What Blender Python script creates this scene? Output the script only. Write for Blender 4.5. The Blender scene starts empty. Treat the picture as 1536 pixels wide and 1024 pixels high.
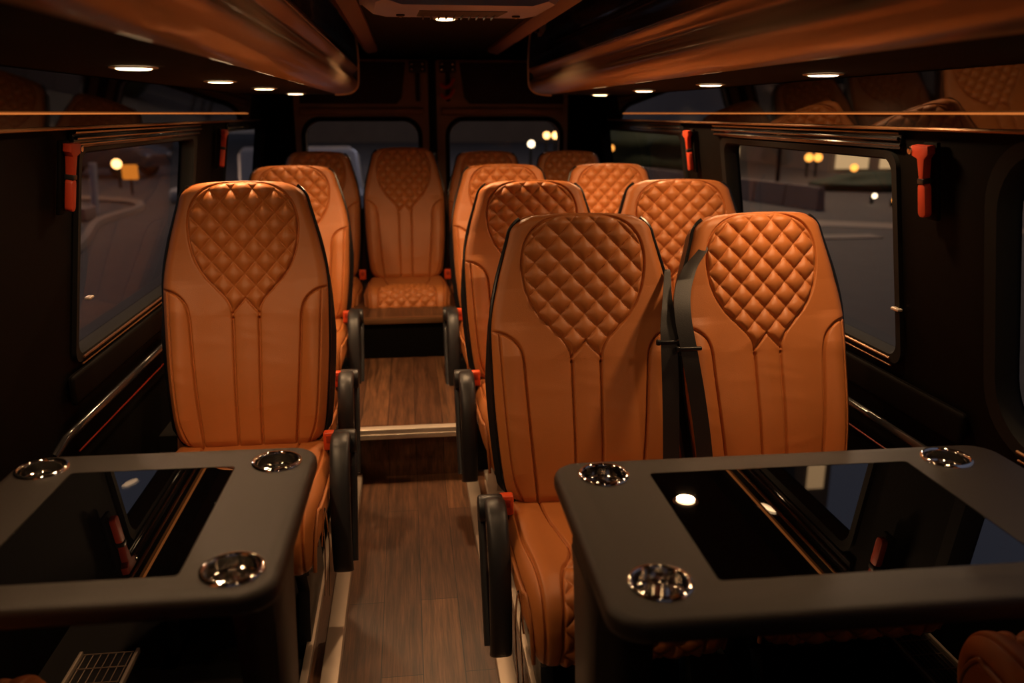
import bpy, bmesh, math, random
import numpy as np
from mathutils import Vector, Matrix
random.seed(7)
PI = math.pi
SC = bpy.context.scene
COL = SC.collection

# ------------------------------------------------------------------ materials
def mat(name, base, rough=.5, metal=0., spec=.5, bump=None, var=None, coat=0., ior=None, emis=None, est=0.):
    m = bpy.data.materials.new(name); m.use_nodes = True
    nt = m.node_tree; b = nt.nodes['Principled BSDF']
    b.inputs['Base Color'].default_value = (*base, 1)
    b.inputs['Roughness'].default_value = rough
    b.inputs['Metallic'].default_value = metal
    b.inputs['Specular IOR Level'].default_value = spec
    if coat: b.inputs['Coat Weight'].default_value = coat; b.inputs['Coat Roughness'].default_value = .04
    if ior: b.inputs['IOR'].default_value = ior
    if emis: b.inputs['Emission Color'].default_value = (*emis, 1); b.inputs['Emission Strength'].default_value = est
    tc = nt.nodes.new('ShaderNodeTexCoord')
    if var:
        n = nt.nodes.new('ShaderNodeTexNoise'); n.inputs['Scale'].default_value = var[0]; n.inputs['Detail'].default_value = 4
        mx = nt.nodes.new('ShaderNodeMix'); mx.data_type = 'RGBA'
        mx.inputs[6].default_value = (*[c*(1-var[1]) for c in base], 1); mx.inputs[7].default_value = (*[c*(1+var[1]) for c in base], 1)
        nt.links.new(tc.outputs['Object'], n.inputs['Vector']); nt.links.new(n.outputs['Fac'], mx.inputs[0])
        nt.links.new(mx.outputs[2], b.inputs['Base Color'])
    if bump:
        n = nt.nodes.new('ShaderNodeTexNoise' if bump[2] == 'n' else 'ShaderNodeTexVoronoi')
        n.inputs['Scale'].default_value = bump[0]
        if bump[2] == 'n': n.inputs['Detail'].default_value = 3
        bp = nt.nodes.new('ShaderNodeBump'); bp.inputs['Strength'].default_value = bump[1]; bp.inputs['Distance'].default_value = .001
        nt.links.new(tc.outputs['Object'], n.inputs['Vector']); nt.links.new(n.outputs[0], bp.inputs['Height'])
        nt.links.new(bp.outputs['Normal'], b.inputs['Normal'])
    return m

M = {}
M['leather'] = mat('tan_leather', (.50, .165, .042), .40, bump=(900, .35, 'v'), var=(6, .07))
M['leather_side'] = mat('tan_leather_side', (.45, .155, .042), .5, bump=(900, .3, 'v'))
M['black_plastic'] = mat('black_plastic', (.012, .012, .013), .35)
M['piping'] = mat('black_piping', (.008, .008, .009), .25)
M['arm'] = mat('charcoal_plastic', (.020, .020, .022), .38, bump=(700, .3, 'n'))
M['buckle'] = mat('red_orange_plastic', (.75, .08, .02), .35)
M['belt'] = mat('black_webbing', (.014, .012, .012), .55, bump=(500, .5, 'n'))
M['leg'] = mat('dark_steel', (.03, .03, .03), .4, metal=.6)
M['leg_light'] = mat('beige_painted_steel', (.42, .33, .26), .45)
M['table'] = mat('charcoal_textured_moulding', (.0205, .0155, .0132), .42, spec=.42, bump=(1400, .5, 'n'), var=(30, .08))
M['black_glass'] = mat('black_table_glass', (.0015, .0015, .002), .012, ior=2.3)
M['chrome'] = mat('chrome', (.88, .85, .82), .07, metal=1.)
M['steel'] = mat('brushed_steel', (.75, .66, .56), .36, metal=.55)
M['rack'] = mat('bronze_lacquer', (.50, .33, .21), .30, metal=.45, coat=.3)
M['rack_black'] = mat('gloss_black_panel', (.018, .017, .018), .16, coat=.5)
M['trim_metal'] = mat('champagne_trim', (.75, .58, .42), .25, metal=1.)
M['gloss'] = mat('gloss_black_wall_band', (.006, .006, .006), .03, ior=2.0)
M['wall'] = mat('dark_wall_lining', (.0028, .0021, .0017), .65, spec=.06, bump=(300, .2, 'n'))
M['ceil'] = mat('dark_headliner', (.0045, .0035, .003), .9, spec=.2, bump=(400, .3, 'n'))
M['ceil_side'] = mat('brown_ceiling_cove', (.16, .085, .045), .4)
M['door'] = mat('brown_door_panel', (.30, .17, .10), .35, bump=(200, .2, 'n'))
M['door_black'] = mat('black_door_pad', (.010, .009, .009), .6)
M['rubber'] = mat('black_rubber', (.005, .005, .005), .7, spec=.2)
M['bronze_line'] = mat('bronze_sill_trim', (.24, .12, .055), .30, metal=.6)
M['aluminium'] = mat('aluminium_edge', (.55, .45, .36), .42, metal=.7)
M['hammer'] = mat('orange_red_plastic', (.36, .032, .010), .5)
M['ac'] = mat('grey_violet_plastic', (.50, .56, 1.0), .35)  # grey plastic; bluish base colour stands in for cool light on it
M['grille'] = mat('dark_grille', (.01, .01, .012), .4)
M['wire'] = mat('grille_wire', (.3, .22, .17), .35, metal=.5)
M['red_line'] = mat('red_pinstripe', (.14, .008, .003), .3)
def emat(name, c, s):
    m = bpy.data.materials.new(name); m.use_nodes = True; nt = m.node_tree
    nt.nodes.clear(); e = nt.nodes.new('ShaderNodeEmission'); o = nt.nodes.new('ShaderNodeOutputMaterial')
    e.inputs[0].default_value = (*c, 1); e.inputs[1].default_value = s; nt.links.new(e.outputs[0], o.inputs[0]); return m
M['lens'] = emat('downlight_lens', (1, .66, .34), 9)
M['led'] = emat('led_strip', (1, .27, .055), .55)  # weak orange emission for the thin wall line
def glassmat(name, tint, refl=.9):
    m = bpy.data.materials.new(name); m.use_nodes = True; nt = m.node_tree; nt.nodes.clear()
    t = nt.nodes.new('ShaderNodeBsdfTransparent'); t.inputs[0].default_value = (*tint, 1)
    g = nt.nodes.new('ShaderNodeBsdfGlossy'); g.inputs['Roughness'].default_value = .01
    g.inputs[0].default_value = (refl, refl, refl, 1)
    f = nt.nodes.new('ShaderNodeFresnel'); f.inputs[0].default_value = 1.35
    mx = nt.nodes.new('ShaderNodeMixShader'); o = nt.nodes.new('ShaderNodeOutputMaterial')
    gm = nt.nodes.new('ShaderNodeNewGeometry'); iv = nt.nodes.new('ShaderNodeMath'); iv.operation = 'SUBTRACT'; iv.inputs[0].default_value = 1
    ml = nt.nodes.new('ShaderNodeMath'); ml.operation = 'MULTIPLY'; f.inputs[0].default_value = 1.22
    nt.links.new(gm.outputs['Backfacing'], iv.inputs[1]); nt.links.new(f.outputs[0], ml.inputs[0]); nt.links.new(iv.outputs[0], ml.inputs[1])
    nt.links.new(ml.outputs[0], mx.inputs[0]); nt.links.new(t.outputs[0], mx.inputs[1]); nt.links.new(g.outputs[0], mx.inputs[2])
    nt.links.new(mx.outputs[0], o.inputs[0]); return m
M['glass'] = glassmat('tinted_window_glass', (.80, .78, .79), .30)

def wood():
    m = bpy.data.materials.new('dark_walnut_vinyl'); m.use_nodes = True; nt = m.node_tree; b = nt.nodes['Principled BSDF']
    tc = nt.nodes.new('ShaderNodeTexCoord')
    mp = nt.nodes.new('ShaderNodeMapping'); mp.inputs['Rotation'].default_value = (0, 0, PI/2); mp.inputs['Scale'].default_value = (1, 1, 1)
    br = nt.nodes.new('ShaderNodeTexBrick'); br.inputs['Scale'].default_value = 1; br.inputs['Brick Width'].default_value = .9
    br.inputs['Row Height'].default_value = .105; br.inputs['Mortar Size'].default_value = .0012; br.offset = .37
    br.inputs['Color1'].default_value = (.15, .068, .030, 1); br.inputs['Color2'].default_value = (.085, .036, .017, 1); br.inputs['Mortar'].default_value = (.012, .006, .004, 1)
    mp2 = nt.nodes.new('ShaderNodeMapping'); mp2.inputs['Scale'].default_value = (38, 2.2, 10)
    n = nt.nodes.new('ShaderNodeTexNoise'); n.inputs['Scale'].default_value = 1.6; n.inputs['Detail'].default_value = 9; n.inputs['Roughness'].default_value = .65
    mp3 = nt.nodes.new('ShaderNodeMapping'); mp3.inputs['Scale'].default_value = (150, 6, 10)
    n2 = nt.nodes.new('ShaderNodeTexNoise'); n2.inputs['Scale'].default_value = 1.5; n2.inputs['Detail'].default_value = 5
    cr = nt.nodes.new('ShaderNodeValToRGB'); cr.color_ramp.elements[0].position = .3; cr.color_ramp.elements[0].color = (.35, .35, .35, 1)
    cr.color_ramp.elements[1].position = .7; cr.color_ramp.elements[1].color = (1.5, 1.45, 1.4, 1)
    mu = nt.nodes.new('ShaderNodeMix'); mu.data_type = 'RGBA'; mu.blend_type = 'MULTIPLY'; mu.inputs[0].default_value = 1
    cr2 = nt.nodes.new('ShaderNodeValToRGB'); cr2.color_ramp.elements[0].position = .35; cr2.color_ramp.elements[0].color = (.7, .7, .7, 1)
    cr2.color_ramp.elements[1].position = .6; cr2.color_ramp.elements[1].color = (1.15, 1.15, 1.15, 1)
    mu2 = nt.nodes.new('ShaderNodeMix'); mu2.data_type = 'RGBA'; mu2.blend_type = 'MULTIPLY'; mu2.inputs[0].default_value = 1
    L = nt.links.new
    L(tc.outputs['Object'], mp.inputs[0]); L(mp.outputs[0], br.inputs[0]); L(tc.outputs['Object'], mp2.inputs[0]); L(mp2.outputs[0], n.inputs[0])
    L(tc.outputs['Object'], mp3.inputs[0]); L(mp3.outputs[0], n2.inputs[0])
    L(n.outputs[0], cr.inputs[0]); L(n2.outputs[0], cr2.inputs[0]); L(br.outputs[0], mu.inputs[6]); L(cr.outputs[0], mu.inputs[7])
    L(mu.outputs[2], mu2.inputs[6]); L(cr2.outputs[0], mu2.inputs[7]); L(mu2.outputs[2], b.inputs['Base Color'])
    b.inputs['Roughness'].default_value = .42
    bp = nt.nodes.new('ShaderNodeBump'); bp.inputs['Strength'].default_value = .25; bp.inputs['Distance'].default_value = .001
    L(n2.outputs[0], bp.inputs['Height']); L(bp.outputs[0], b.inputs['Normal'])
    return m
M['wood'] = wood()

# ------------------------------------------------------------------ mesh helpers
class MB:
    def __init__(s): s.v = []; s.f = []; s.mi = []
    def add(s, v, f, mi=0):
        o = len(s.v); s.v += [tuple(p) for p in v]; s.f += [tuple(i+o for i in q) for q in f]; s.mi += [mi]*len(f); return s
    def box(s, x0, x1, y0, y1, z0, z1, bev=0., seg=2, mi=0, rot=None):
        bm = bmesh.new(); bmesh.ops.create_cube(bm, size=1)
        for v in bm.verts:
            v.co = Vector(((x0+x1)/2+v.co.x*(x1-x0), (y0+y1)/2+v.co.y*(y1-y0), (z0+z1)/2+v.co.z*(z1-z0)))
        if bev: bmesh.ops.bevel(bm, geom=bm.edges[:], offset=bev, segments=seg, affect='EDGES', profile=.5)
        if rot: bmesh.ops.rotate(bm, verts=bm.verts[:], cent=Vector(rot[0]), matrix=Matrix.Rotation(rot[1], 3, rot[2]))
        bm.verts.ensure_lookup_table(); bm.verts.index_update()
        s.add([v.co[:] for v in bm.verts], [[v.index for v in f.verts] for f in bm.faces], mi); bm.free(); return s
    def tube(s, pts, r, n=10, closed=False, mi=0, sx=1., up=None):
        pts = [Vector(p) for p in pts]; m = len(pts); rings = []; prev = None
        for i, p in enumerate(pts):
            if closed: t = pts[(i+1) % m]-pts[i-1]
            else: t = pts[min(i+1, m-1)]-pts[max(i-1, 0)]
            t.normalize()
            if up is not None: a = Vector(up)-t*t.dot(Vector(up))
            elif prev is None: a = t.orthogonal()
            else: a = prev-t*t.dot(prev)
            a.normalize(); prev = a; b = t.cross(a)
            rr = r[i] if isinstance(r, (list, tuple)) else r
            rings.append([p+(a*math.cos(2*PI*k/n)*sx+b*math.sin(2*PI*k/n))*rr for k in range(n)])
        v = [q for rg in rings for q in rg]; f = []
        for i in range(m if closed else m-1):
            j = (i+1) % m
            for k in range(n): f.append((i*n+k, i*n+(k+1) % n, j*n+(k+1) % n, j*n+k))
        if not closed: f.append(tuple(reversed(range(n)))); f.append(tuple((m-1)*n+k for k in range(n)))
        return s.add(v, f, mi)
    def prism(s, poly, axis, a, b, mi=0, bev=0., seg=2):
        """poly in the two other axes, extruded along axis from a to b"""
        def P(u, w, t): return {'x': (t, u, w), 'y': (u, t, w), 'z': (u, w, t)}[axis]
        bm = bmesh.new()
        va = [bm.verts.new(P(u, w, a)) for u, w in poly]; vb = [bm.verts.new(P(u, w, b)) for u, w in poly]; n = len(poly)
        fa = bm.faces.new(va); fb = bm.faces.new(vb[::-1])
        for i in range(n): bm.faces.new((va[i], vb[i], vb[(i+1) % n], va[(i+1) % n]))
        bmesh.ops.recalc_face_normals(bm, faces=bm.faces[:])
        if bev:
            ed = set(fa.edges[:])|set(fb.edges[:])
            bmesh.ops.bevel(bm, geom=list(ed), offset=bev, segments=seg, affect='EDGES', profile=.5)
        bm.verts.index_update()
        s.add([v.co[:] for v in bm.verts], [[v.index for v in f.verts] for f in bm.faces], mi); bm.free(); return s
    def lathe(s, prof, c, n=48, mi=0):
        v = []; f = []
        for r, z in prof:
            for k in range(n): v.append((c[0]+r*math.cos(2*PI*k/n), c[1]+r*math.sin(2*PI*k/n), c[2]+z))
        for i in range(len(prof)-1):
            for k in range(n): f.append((i*n+k, i*n+(k+1) % n, (i+1)*n+(k+1) % n, (i+1)*n+k))
        return s.add(v, f, mi)
    def loft(s, rings, mi=0, closed=True, cap=True):
        n = len(rings[0]); v = [p for r in rings for p in r]; f = []
        for i in range(len(rings)-1):
            for k in range(n if closed else n-1): f.append((i*n+k, i*n+(k+1) % n, (i+1)*n+(k+1) % n, (i+1)*n+k))
        if cap: f.append(tuple(reversed(range(n)))); f.append(tuple((len(rings)-1)*n+k for k in range(n)))
        return s.add(v, f, mi)
    def mesh(s, name, mats, sharp=35, recalc=True):
        me = bpy.data.meshes.new(name); me.from_pydata(s.v, [], s.f)
        for m in (mats if isinstance(mats, (list, tuple)) else [mats]): me.materials.append(m)
        me.polygons.foreach_set('material_index', s.mi)
        if recalc:
            bm = bmesh.new(); bm.from_mesh(me); bmesh.ops.recalc_face_normals(bm, faces=bm.faces[:]); bm.to_mesh(me); bm.free()
        me.polygons.foreach_set('use_smooth', [True]*len(me.polygons))
        if sharp: me.set_sharp_from_angle(angle=math.radians(sharp))
        me.update(); return me
    def build(s, name, mats, parent=None, **k):
        return link(name, s.mesh(name, mats, **k), parent)

def link(name, me, parent=None, loc=None):
    o = bpy.data.objects.new(name, me); COL.objects.link(o)
    if parent is not None: o.parent = parent
    if loc is not None: o.location = loc
    return o
def empty(name, loc=(0, 0, 0), rz=0.):
    o = bpy.data.objects.new(name, None); COL.objects.link(o); o.location = loc; o.rotation_euler = (0, 0, rz); o.empty_display_size = .1
    return o
def tag(o, label=None, cat=None, group=None, kind=None):
    if label: o['label'] = label
    if cat: o['category'] = cat
    if group: o['group'] = group
    if kind: o['kind'] = kind
    return o
def struct(o, label=None, cat=None):
    o['kind'] = 'structure'
    if label: o['label'] = label
    if cat: o['category'] = cat
    return o
def copy_tree(o, parent=None):
    c = o.copy(); COL.objects.link(c)
    if parent is not None: c.parent = parent; c.matrix_parent_inverse = Matrix()
    for ch in [q for q in bpy.data.objects if q.parent == o]: copy_tree(ch, c)
    return c
def rrect(x0, x1, y0, y1, r, n=8):
    P = []
    for cx, cy, a in ((x1-r, y1-r, 0), (x0+r, y1-r, PI/2), (x0+r, y0+r, PI), (x1-r, y0+r, 1.5*PI)):
        for k in range(n+1): P.append((cx+r*math.cos(a+k*PI/2/n), cy+r*math.sin(a+k*PI/2/n)))
    return P
def boolean(ob, cutter):
    md = ob.modifiers.new('b', 'BOOLEAN'); md.operation = 'DIFFERENCE'; md.object = cutter; md.solver = 'EXACT'
    dg = bpy.context.evaluated_depsgraph_get(); dg.update()
    me = bpy.data.meshes.new_from_object(ob.evaluated_get(dg)); ob.modifiers.clear(); ob.data = me
    me.set_sharp_from_angle(angle=math.radians(35))
    bpy.data.objects.remove(cutter)

# ------------------------------------------------------------------ seat shapes
def catmull(pts, n=10):
    pts = [np.array(p, float) for p in pts]; out = []
    for i in range(len(pts)-1):
        p0 = pts[max(i-1, 0)]; p1 = pts[i]; p2 = pts[i+1]; p3 = pts[min(i+2, len(pts)-1)]
        for k in range(n):
            t = k/n; out.append(.5*((2*p1)+(-p0+p2)*t+(2*p0-5*p1+4*p2-p3)*t*t+(-p0+3*p1-3*p2+p3)*t**3))
    out.append(pts[-1]); return np.array(out)
def dist_poly(U, V, poly):
    d = np.full(U.shape, 9.)
    for a, b in zip(poly[:-1], poly[1:]):
        ab = b-a; L2 = (ab**2).sum()+1e-12
        t = np.clip(((U-a[0])*ab[0]+(V-a[1])*ab[1])/L2, 0, 1)
        d = np.minimum(d, np.hypot(U-a[0]-t*ab[0], V-a[1]-t*ab[1]))
    return d
def quilt(U, V, pw=.060, ph=.063, v0=0.):
    a = np.abs(np.sin(PI*(U/pw+(V-v0)/ph))); b = np.abs(np.sin(PI*(U/pw-(V-v0)/ph)))
    return (a*b)**.42
BL = .70
WV = catmull([(0, .193), (.05, .207), (.13, .217), (.25, .226), (.40, .230), (.47, .226), (.54, .212), (.60, .195), (.65, .181), (.70, .171)], 12)
def wv(v):
    w = np.interp(v, WV[:, 0], WV[:, 1]); r = .044
    d = np.clip(v-(BL-r), 0, r); w = w-(r-np.sqrt(np.maximum(r*r-d*d, 0)))
    r = .045; d = np.clip(r-v, 0, r); w = w-(r-np.sqrt(np.maximum(r*r-d*d, 0)))*.8
    return w
QO = catmull([(0, .694), (.06, .692), (.105, .677), (.137, .645), (.151, .60), (.150, .55), (.138, .50), (.113, .455), (.080, .42), (.056, .395), (.041, .37), (.037, .34)], 8)
CH = catmull([(.036, .34), (.035, .2), (.033, 0.)], 6)
VT = np.array([(.037, .352), (0, .392)])
OC = catmull([(.226, .418), (.195, .408), (.168, .385), (.156, .35), (.151, .28), (.142, .15), (.128, 0)], 8)
ES = catmull([(.212, .410), (.207, .30), (.200, .18), (.188, .07), (.165, .01)], 8)

def grid_t(n, k):  # parameter -1..1 clustered at ends
    t = np.linspace(-1, 1, n); return (1-k)*t+k*np.sin(PI/2*t)
def make_backrest_meshes():
    NU, NV = 290, 430
    s = grid_t(NU, .55)
    tv = (grid_t(NV, .35)+1)/2
    # extra density at the top where the outline rounds over
    vv = tv*BL
    Vg, S = np.meshgrid(vv, s, indexing='ij')
    W = wv(Vg); U = S*W
    # crown: the top edge is gently arched
    crown = .011*(np.clip(np.abs(U)/.18, 0, 1)**2)*np.clip((Vg-.5)/.2, 0, 1)**2
    A = np.abs(U)
    de = np.minimum(np.minimum(W-A, 9), np.minimum(BL-Vg, Vg*1.0))
    # better edge distance near corners
    r = .030
    dlat = np.clip(r-(W-A), 0, r); dtop = np.clip(r-(BL-Vg), 0, r); dbot = np.clip(r-Vg, 0, r)*.8
    dd = np.minimum(np.sqrt(dlat**2+np.maximum(dtop, dbot)**2), r)
    N = -(r-np.sqrt(r*r-dd*dd))
    # overall form
    N += .012*np.exp(-((Vg-.16)/.13)**2)+.008*np.clip(Vg/.7, 0, 1)**2
    N += .016*np.exp(-((A-.185)/.035)**2)*np.clip((.44-Vg)/.08, 0, 1)*np.clip(Vg/.08, 0, 1)
    N -= .010*(A/.2)**2*np.clip((Vg-.42)/.1, 0, 1)
    fade = np.clip((np.minimum(W-A, np.minimum(BL-Vg, Vg)))/.02, 0, 1)
    UV = (A, Vg)
    dq = dist_poly(*UV, QO); dc = dist_poly(*UV, CH); dv = dist_poly(*UV, VT); do = dist_poly(*UV, OC); dse = dist_poly(*UV, ES)
    def g(d, dep, w): return -dep*np.exp(-(d/w)**2)
    qx = np.interp(Vg, QO[::-1, 1], QO[::-1, 0])
    inside = (A < qx) & (Vg > .352+(.04)*(1-np.clip(A/.037, 0, 1))) & (Vg < np.interp(A, QO[:40, 0], QO[:40, 1]))
    qf = np.where(inside, np.clip(np.minimum(dq, dv)/.010, 0, 1), 0)
    N += qf*(0.0145*quilt(U, Vg, v0=.392)-.006)
    seams = g(dq, .009, .0026)+g(dv, .009, .0026)+g(dc, .012, .0028)+g(do, .012, .0028)+g(dse, .008, .0024)
    puff = (1-np.exp(-np.minimum(np.minimum(dc, do), 9)/.018))*.006*np.clip((.43-Vg)/.08, 0, 1)
    N += seams*np.clip(fade+.3, 0, 1)+puff*fade
    # soft creases in the leather
    rng = np.random.RandomState(3)
    for _ in range(10):
        c0, c1, an, am = rng.uniform(-.2, .2), rng.uniform(0, .4), rng.uniform(-.5, .5), rng.uniform(.0006, .0012)
        x = (U-c0)*math.cos(an)+(Vg-c1)*math.sin(an); y = -(U-c0)*math.sin(an)+(Vg-c1)*math.cos(an)
        N += am*np.exp(-(x/.06)**2-(y/.012)**2)*fade
    X = U; Z = Vg-crown; Y = -N
    V = np.stack([X, Y, Z], -1).reshape(-1, 3)
    idx = np.arange(NU*NV).reshape(NV, NU)
    F = np.stack([idx[:-1, :-1], idx[:-1, 1:], idx[1:, 1:], idx[1:, :-1]], -1).reshape(-1, 4)
    mb = MB(); mb.add(V.tolist(), F.tolist())
    # boundary loop
    loop = list(idx[:, 0])+list(idx[-1, 1:])+list(idx[-2::-1, -1])+list(idx[0, -2:0:-1])
    LP = V[loop]; cen = np.array([0, 0, .36])
    lv = LP[:, 2]
    prev = [int(i) for i in loop]; n = len(prev)
    mat_i = lambda i, dep: 1 if (dep > .02 and lv[i] < .66) else 0
    for dep, sc in ((.004, 1.002), (.012, 1.0), (.022, .995), (.026, .992), (.062, .985), (.078, .97)):
        ring = LP.copy(); ring[:, 1] = np.maximum(LP[:, 1], .02)+dep
        ring[:, 0] = LP[:, 0]*sc+np.sign(LP[:, 0])*.019*(dep > .02)*np.clip((.50-lv)/.2, 0, 1)*np.clip(lv/.05, 0, 1)*(dep < .07); ring[:, 2] = cen[2]+(LP[:, 2]-cen[2])*sc
        o = len(mb.v); mb.v += ring.tolist()
        for i in range(n):
            j = (i+1) % n; mb.f.append((prev[i], o+i, o+j, prev[j])); mb.mi.append(mat_i(i, dep))
        prev = [o+i for i in range(n)]
    back = mb.mesh('backrest', [M['leather'], M['black_plastic']], sharp=None, recalc=False)
    # piping along both sides and over the corners
    pipe = []
    for side in (-1, 1):
        pp = MB()
        pts = [(side*(float(wv(v))+.001), .026, v-.011*min(1, abs(float(wv(v)))/.18)**2*min(max((v-.5)/.2, 0), 1)**2) for v in list(np.linspace(.0, .64, 40))+list(np.linspace(.645, .694, 14))]
        pp.tube(pts, .0052, 8); pipe.append(pp.mesh('piping', M['piping']))
    # rear shell
    sh = MB(); sub = LP[::8]; rings = []
    for dep, sc in ((.074, .985), (.09, .98), (.108, .93), (.116, .80), (.118, .5), (.119, .1)):
        rings.append([(p[0]*sc, .02+dep-.02+.0*p[2], cen[2]+(p[2]-cen[2])*sc) for p in sub])
    sh.loft(rings, cap=False); shell = sh.mesh('back_shell', M['leather_side'])
    return back, pipe, shell

# cushion -------------------------------------------------
CP = catmull([(.035, .0), (-.06, -.004), (-.20, .002), (-.33, .014), (-.395, .008), (-.435, -.022), (-.452, -.07), (-.452, -.12), (-.440, -.165)], 14)
CS = np.concatenate([[0], np.cumsum(np.hypot(*np.diff(CP, axis=0).T))]); CT = CS[-1]
def cpath(t):
    y = np.interp(t, CS, CP[:, 0]); z = np.interp(t, CS, CP[:, 1])
    ty = np.interp(t+.004, CS, CP[:, 0])-np.interp(t-.004, CS, CP[:, 0]); tz = np.interp(t+.004, CS, CP[:, 1])-np.interp(t-.004, CS, CP[:, 1])
    l = np.hypot(ty, tz)+1e-9; return y, z, tz/l*1.0, -ty/l*1.0   # normal (ny,nz) pointing up/forward
def make_cushion_meshes():
    NU, NV = 210, 300
    s = grid_t(NU, .55); tt = np.linspace(0, CT, NV)
    T, S = np.meshgrid(tt, s, indexing='ij')
    W = .228-.018*np.clip((T-.36)/.25, 0, 1)-.012*np.clip(1-T/.1, 0, 1)
    U = S*W; A = np.abs(U)
    y, z, ny, nz = cpath(T)
    r = .035; dl = np.clip(r-(W-A), 0, r); db = np.clip(.02-(CT-T), 0, .02)
    dd = np.minimum(np.sqrt(dl**2+db**2), r); N = -(r-np.sqrt(r*r-dd*dd))
    N += .012*np.exp(-((A-.18)/.035)**2)*np.clip(T/.08, 0, 1)*np.clip((CT-T)/.1, 0, 1)
    fade = np.clip(np.minimum(W-A, CT-T)/.02, 0, 1)
    S1 = catmull([(.135, 0), (.127, .1), (.112, .2), (.103, .27), (.116, .33), (.138, .38), (.152, .46), (.158, CT)], 8)
    S2 = catmull([(0, .255), (.055, .262), (.104, .285)], 6)
    S3 = catmull([(.205, .02), (.207, .2), (.200, .35), (.190, CT)], 8)
    S4 = catmull([(.045, 0), (.035, .12), (0.0, .18)], 5)
    d1 = dist_poly(A, T, S1); d2 = dist_poly(A, T, S2); d3 = dist_poly(A, T, S3)
    lim = np.interp(T, S1[:, 1], S1[:, 0])
    ins = (A < lim) & (T > np.interp(A, S2[:, 0], S2[:, 1]))
    qf = np.where(ins, np.clip(np.minimum(d1, d2)/.010, 0, 1), 0)
    N += qf*(.0145*quilt(U, T, .062, .062)-.006)
    def g(d, dep, w): return -dep*np.exp(-(d/w)**2)
    N += (g(d1, .012, .0028)+g(d2, .008, .0028)+g(d3, .009, .0026))*np.clip(fade+.3, 0, 1)
    Y = y+ny*N*-1; Z = z+nz*N*-1
    # cpath normal sign: make sure positive N lifts the top
    Y = y-ny*N; Z = z-nz*N
    if (-np.interp(.1, tt, nz[:, NU//2])) < 0: Y = y+ny*N; Z = z+nz*N
    V = np.stack([U, Y, Z], -1).reshape(-1, 3)
    idx = np.arange(NU*NV).reshape(NV, NU)
    F = np.stack([idx[:-1, :-1], idx[:-1, 1:], idx[1:, 1:], idx[1:, :-1]], -1).reshape(-1, 4)
    mb = MB(); mb.add(V.tolist(), F[:, ::-1].tolist())
    for side in (0, NU-1):   # skirts, bulging like boxing strips
        col = [int(i) for i in idx[:, side]]; sg = -1 if side == 0 else 1; prev = col
        for q in range(1, 9):
            fr = q/8; o = len(mb.v)
            for i in col:
                p = V[i]; tz = -.150-.006*math.cos(p[1]*8)
                nz_ = p[2]+(tz-p[2])*fr
                ny_ = p[1]+(max(p[1], -.425)-p[1])*fr
                mb.v.append((p[0]+sg*(.012*math.sin(PI*fr)-.02*fr-.004*math.exp(-((fr-.3)/.06)**2)), ny_, nz_))
            for i in range(len(col)-1):
                a, b, c, d = prev[i], prev[i+1], o+i+1, o+i
                mb.f.append((a, b, c, d) if sg < 0 else (a, d, c, b)); mb.mi.append(0)
            prev = [o+i for i in range(len(col))]
    cush = mb.mesh('seat_cushion', [M['leather']], sharp=None, recalc=False)
    cp = []
    for sg in (-1, 1):
        p = MB(); pts = []
        for t in np.linspace(.0, CT*.97, 44):
            yy, zz, a, b = cpath(np.array(t)); w = .228-.018*min(max((t-.36)/.25, 0), 1)-.012*max(1-t/.1, 0)
            pts.append((sg*(w+.003), float(yy)+(.030 if t > .42 else .0), float(zz)-.038 if t < .42 else float(zz)-.02))
        pts = catmull(pts[::4]+[pts[-1]], 5)
        p.tube([tuple(q) for q in pts], .0048, 8); cp.append(p.mesh('cushion_piping', M['leather_side']))
    pan = MB(); pan.prism([(.04, -.10), (.04, -.175), (-.30, -.19), (-.42, -.175), (-.425, -.14)], 'x', -.20, .20, bev=.006)
    pan = pan.mesh('seat_pan', M['black_plastic'])
    return cush, cp, pan

def make_arm_meshes():
    """arm folded down beside the cushion: curved band with a triangular opening"""
    m = MB()
    outer = catmull([(.03, .055), (.0, .085), (-.05, .090), (-.10, .066), (-.145, .0), (-.172, -.09), (-.182, -.18), (-.178, -.245), (-.160, -.262)], 6)
    inner = catmull([(.0, .03), (-.02, .05), (-.05, .052), (-.075, .035), (-.105, -.03), (-.128, -.10), (-.136, -.18), (-.134, -.235), (-.142, -.258)], 6)
    w = .027
    rings = []
    for o, i in zip(outer, inner):
        r = []
        for k in range(16):
            a = 2*PI*k/16; cx = (abs(math.cos(a))**.6)*math.copysign(1, math.cos(a)); sy = (abs(math.sin(a))**.6)*math.copysign(1, math.sin(a))
            mid = (o+i)/2; h = (o-i)/2
            r.append((cx*w, mid[0]+h[0]*sy, mid[1]+h[1]*sy))
        rings.append(r)
    m.loft(rings)
    band = m.mesh('armrest', M['arm'], sharp=50)
    b = MB()   # rear strut and pivot cap
    pts = catmull([(.02, .03), (-.02, -.02), (-.06, -.09), (-.11, -.17), (-.150, -.235)], 5)
    b.tube([(.030, p[0], p[1]) for p in pts], [.010]*len(pts), 10, sx=1.0, up=(1, 0, 0))
    b.prism([(0.0+.034*math.cos(a*PI/12), .055+.034*math.sin(a*PI/12)) for a in range(24)], 'x', -.022, .040, bev=.006)
    strut = b.mesh('arm_pivot', M['arm'])
    return band, strut

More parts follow.
